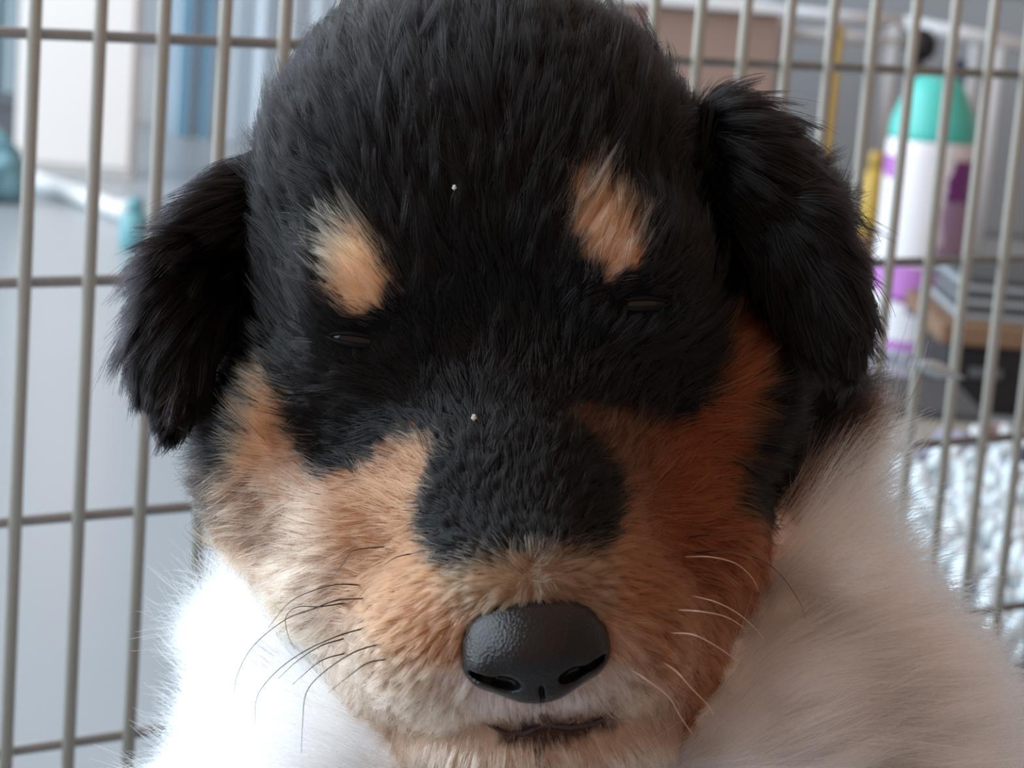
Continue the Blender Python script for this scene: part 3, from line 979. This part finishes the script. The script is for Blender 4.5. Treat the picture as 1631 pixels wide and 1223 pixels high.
NOSE_C = P(851, 1020, 405)
NR = rotm(8, 0, 7)
def sdf_nose(q):
    d = ell(q, (0, 6, 0), (104, 60, 80))
    d = smin(d, ell(q, (0, 30, -22), (92, 44, 74)), 26)
    for s in (-1, 1):
        d = smin(d, ell(q, (s * 60, -22, 12), (46, 40, 56), rotm(0, s * 12, s * 18)), 16)
    d = smin(d, ell(q, (0, -42, 16), (66, 44, 52)), 16)
    d = smin(d, ell(q, (0, -8, 28), (70, 44, 58)), 20)
    for s in (-1, 1):
        d = smax(d, -ell(q, (s * 47, -42, 66), (21, 12, 34), rotm(0, 0, s * 20)), 6)
        d = smax(d, -ell(q, (s * 76, -32, 48), (24, 6.0, 30), rotm(0, 0, s * 22)), 6)
    d = smax(d, -ell(q, (2, -76, 62), (3.5, 30, 22)), 4)
    return d
nv, nq = surface_nets(sdf_nose, (-130, -110, -110), (130, 100, 115), 4.0)
nose = MB()
nv = nv @ NR.T + NOSE_C
nose.add(local(nv), nq.tolist())
nose_o = nose.build('nose', M_nose, puppy, smooth=True)
nose_o['label'] = 'black leathery nose with two nostrils'

# ------------------------------------------------------------------ eyes, mouth, whiskers
M_eye = mat('dark_eye', (0.006, 0.005, 0.005), rough=0.06, noise=0.2, scale=300, spec=0.3)
M_lid = mat('black_eyelid', (0.008, 0.007, 0.007), rough=0.7, noise=0.3, scale=800, spec=0.1)
for (ex, ey), a in ((EYE_L, 8), (EYE_R, -2)):
    c = surf(ex, ey)
    sp = bmesh.new(); bmesh.ops.create_uvsphere(sp, u_segments=24, v_segments=16, radius=1.0)
    rr = rotm(0, 0, -a)
    vs = np.array([v.co[:] for v in sp.verts]) * np.array([42, 15, 22])
    vs = vs @ rr.T + c + np.array([0, 0, -14])
    e_ = MB().add(local(vs), [[v.index for v in f.verts] for f in sp.faces]).build('eye', M_eye, puppy, smooth=True)
    sp.free()
    for sgn in (1, -1):
        pts = []
        for k in range(9):
            x = -1 + 2 * k / 8
            q = np.array([x * 48, sgn * (9.0 if sgn > 0 else 8.0) * (1 - x * x), 12 * (1 - x * x) - 6]) @ rr.T + c
            pts.append(local(q))
        MB().tube(pts, [UNIT * (1.5 + 2.5 * (1 - (-1 + 2 * k / 8) ** 2)) for k in range(9)], n=8).build('eyelid', M_lid, e_, smooth=True)

M_lip = mat('dark_lip', (0.030, 0.016, 0.016), rough=0.4, noise=0.3, scale=600)
mp = [local(surf(x, y) + np.array([0, 0, -3.0])) for x, y in MOUTH]
MB().tube(mp, [UNIT * r for r in (2, 4, 6, 7, 7, 5, 2)], n=10).build('mouth_line', M_lip, puppy, smooth=True)
MB().tube([local(surf(x, y) + np.array([0, 0, 0.0])) for x, y in ((861, 1100), (863, 1122), (866, 1148))], [UNIT * r for r in (4, 4, 5)], n=8).build('philtrum', M_lip, puppy, smooth=True)

M_wd = mat('dark_whisker', (0.03, 0.018, 0.012), rough=0.35, noise=0.2)
M_wl_ = mat('pale_whisker', (0.55, 0.36, 0.24), rough=0.35, noise=0.2)
WHISK = [
    (0, [(617, 870), (563, 877), (548, 896), (526, 924)]),
    (0, [(576, 932), (535, 931), (495, 942), (460, 960), (427, 1000)]),
    (0, [(582, 953), (538, 956), (498, 970), (454, 987), (404, 1028), (379, 1072), (372, 1106)]),
    (0, [(552, 960), (510, 966), (473, 967), (455, 984), (460, 1015), (470, 1034)]),
    (0, [(581, 1000), (535, 1014), (485, 1037), (445, 1065), (416, 1097), (407, 1122), (407, 1153)]),
    (0, [(548, 1017), (510, 1029), (473, 1053), (443, 1081)]),
    (0, [(607, 1025), (563, 1039), (516, 1070), (488, 1103), (482, 1153), (480, 1200)]),
    (0, [(551, 1040), (510, 1053), (466, 1090)]),
    (0, [(617, 1050), (585, 1056), (554, 1078), (523, 1103)]),
    (0, [(660, 881), (632, 887), (612, 899)]),
    (0, [(1095, 856), (1148, 850), (1190, 858), (1220, 882)]),
    (0, [(1108, 881), (1164, 876), (1210, 891), (1243, 915), (1273, 958), (1283, 985)]),
    (1, [(1088, 887), (1131, 887), (1171, 897), (1197, 919), (1209, 942)]),
    (1, [(1092, 947), (1138, 958), (1174, 976), (1200, 998), (1220, 1021)]),
    (1, [(1072, 971), (1118, 974), (1158, 983), (1190, 1003)]),
    (1, [(1065, 1008), (1105, 1011), (1144, 1031), (1184, 1060)]),
    (1, [(1052, 1052), (1078, 1070), (1102, 1097), (1125, 1120), (1138, 1140)]),
    (1, [(993, 1060), (1026, 1080), (1065, 1110), (1085, 1143), (1105, 1172)]),
    (1, [(1016, 1113), (1028, 1125), (1039, 1140)]),
]
def spline(pts, n):
    pts = np.array(pts, float)
    ext = np.concatenate([[2 * pts[0] - pts[1]], pts, [2 * pts[-1] - pts[-2]]])
    out_ = []
    for i in range(len(pts) - 1):
        p0, p1, p2, p3 = ext[i:i + 4]
        for t in np.linspace(0, 1, n, endpoint=False):
            out_.append(0.5 * ((2 * p1) + (-p0 + p2) * t + (2 * p0 - 5 * p1 + 4 * p2 - p3) * t * t + (-p0 + 3 * p1 - 3 * p2 + p3) * t ** 3))
    out_.append(pts[-1])
    return np.array(out_)
for kind, pl in WHISK:
    s0 = surf(*pl[0])
    sp2 = spline(pl, 5)
    dist = np.concatenate([[0], np.cumsum(np.hypot(*np.diff(sp2, axis=0).T))])
    ws = s0[2] - 4 + 46 * np.minimum(dist / 40.0, 1) - 0.10 * dist
    pts = [local(P(x, y, w)) for (x, y), w in zip(sp2, ws)]
    rad = [UNIT * (1.45 if kind else 1.25) * (1 - 0.8 * d_ / (dist[-1] * 1.05)) for d_ in dist]
    MB().tube(pts, rad, n=5).build('whisker', M_wl_ if kind else M_wd, puppy, smooth=True)

# tiny pale flecks caught in the fur
M_fleck = mat('white_fleck', (0.55, 0.53, 0.50), rough=0.6, noise=0.1, scale=900)
for px, py, r, lb in ((727, 302, 3.2, 'tiny white fleck caught in the black forehead fur'), (764, 682, 3.8, 'tiny white fleck on the black bridge above the nose')):
    q = surf(px, py)
    nn = gradient(sdf_all, q[None])[0]
    q = q + nn * 26
    bm = bmesh.new(); bmesh.ops.create_icosphere(bm, subdivisions=2, radius=1.0)
    vs = np.array([v.co[:] for v in bm.verts]); vs = vs * (1 + 0.25 * np.sin(vs @ np.array([3.1, 5.2, 4.3]))[:, None]) * np.array([r, r * 1.2, r * 0.7])
    o = MB().add(to_world(vs + q), [[v.index for v in f.verts] for f in bm.faces]).build('white_fleck', M_fleck)
    bm.free()
    tag(o, lb, 'fleck')
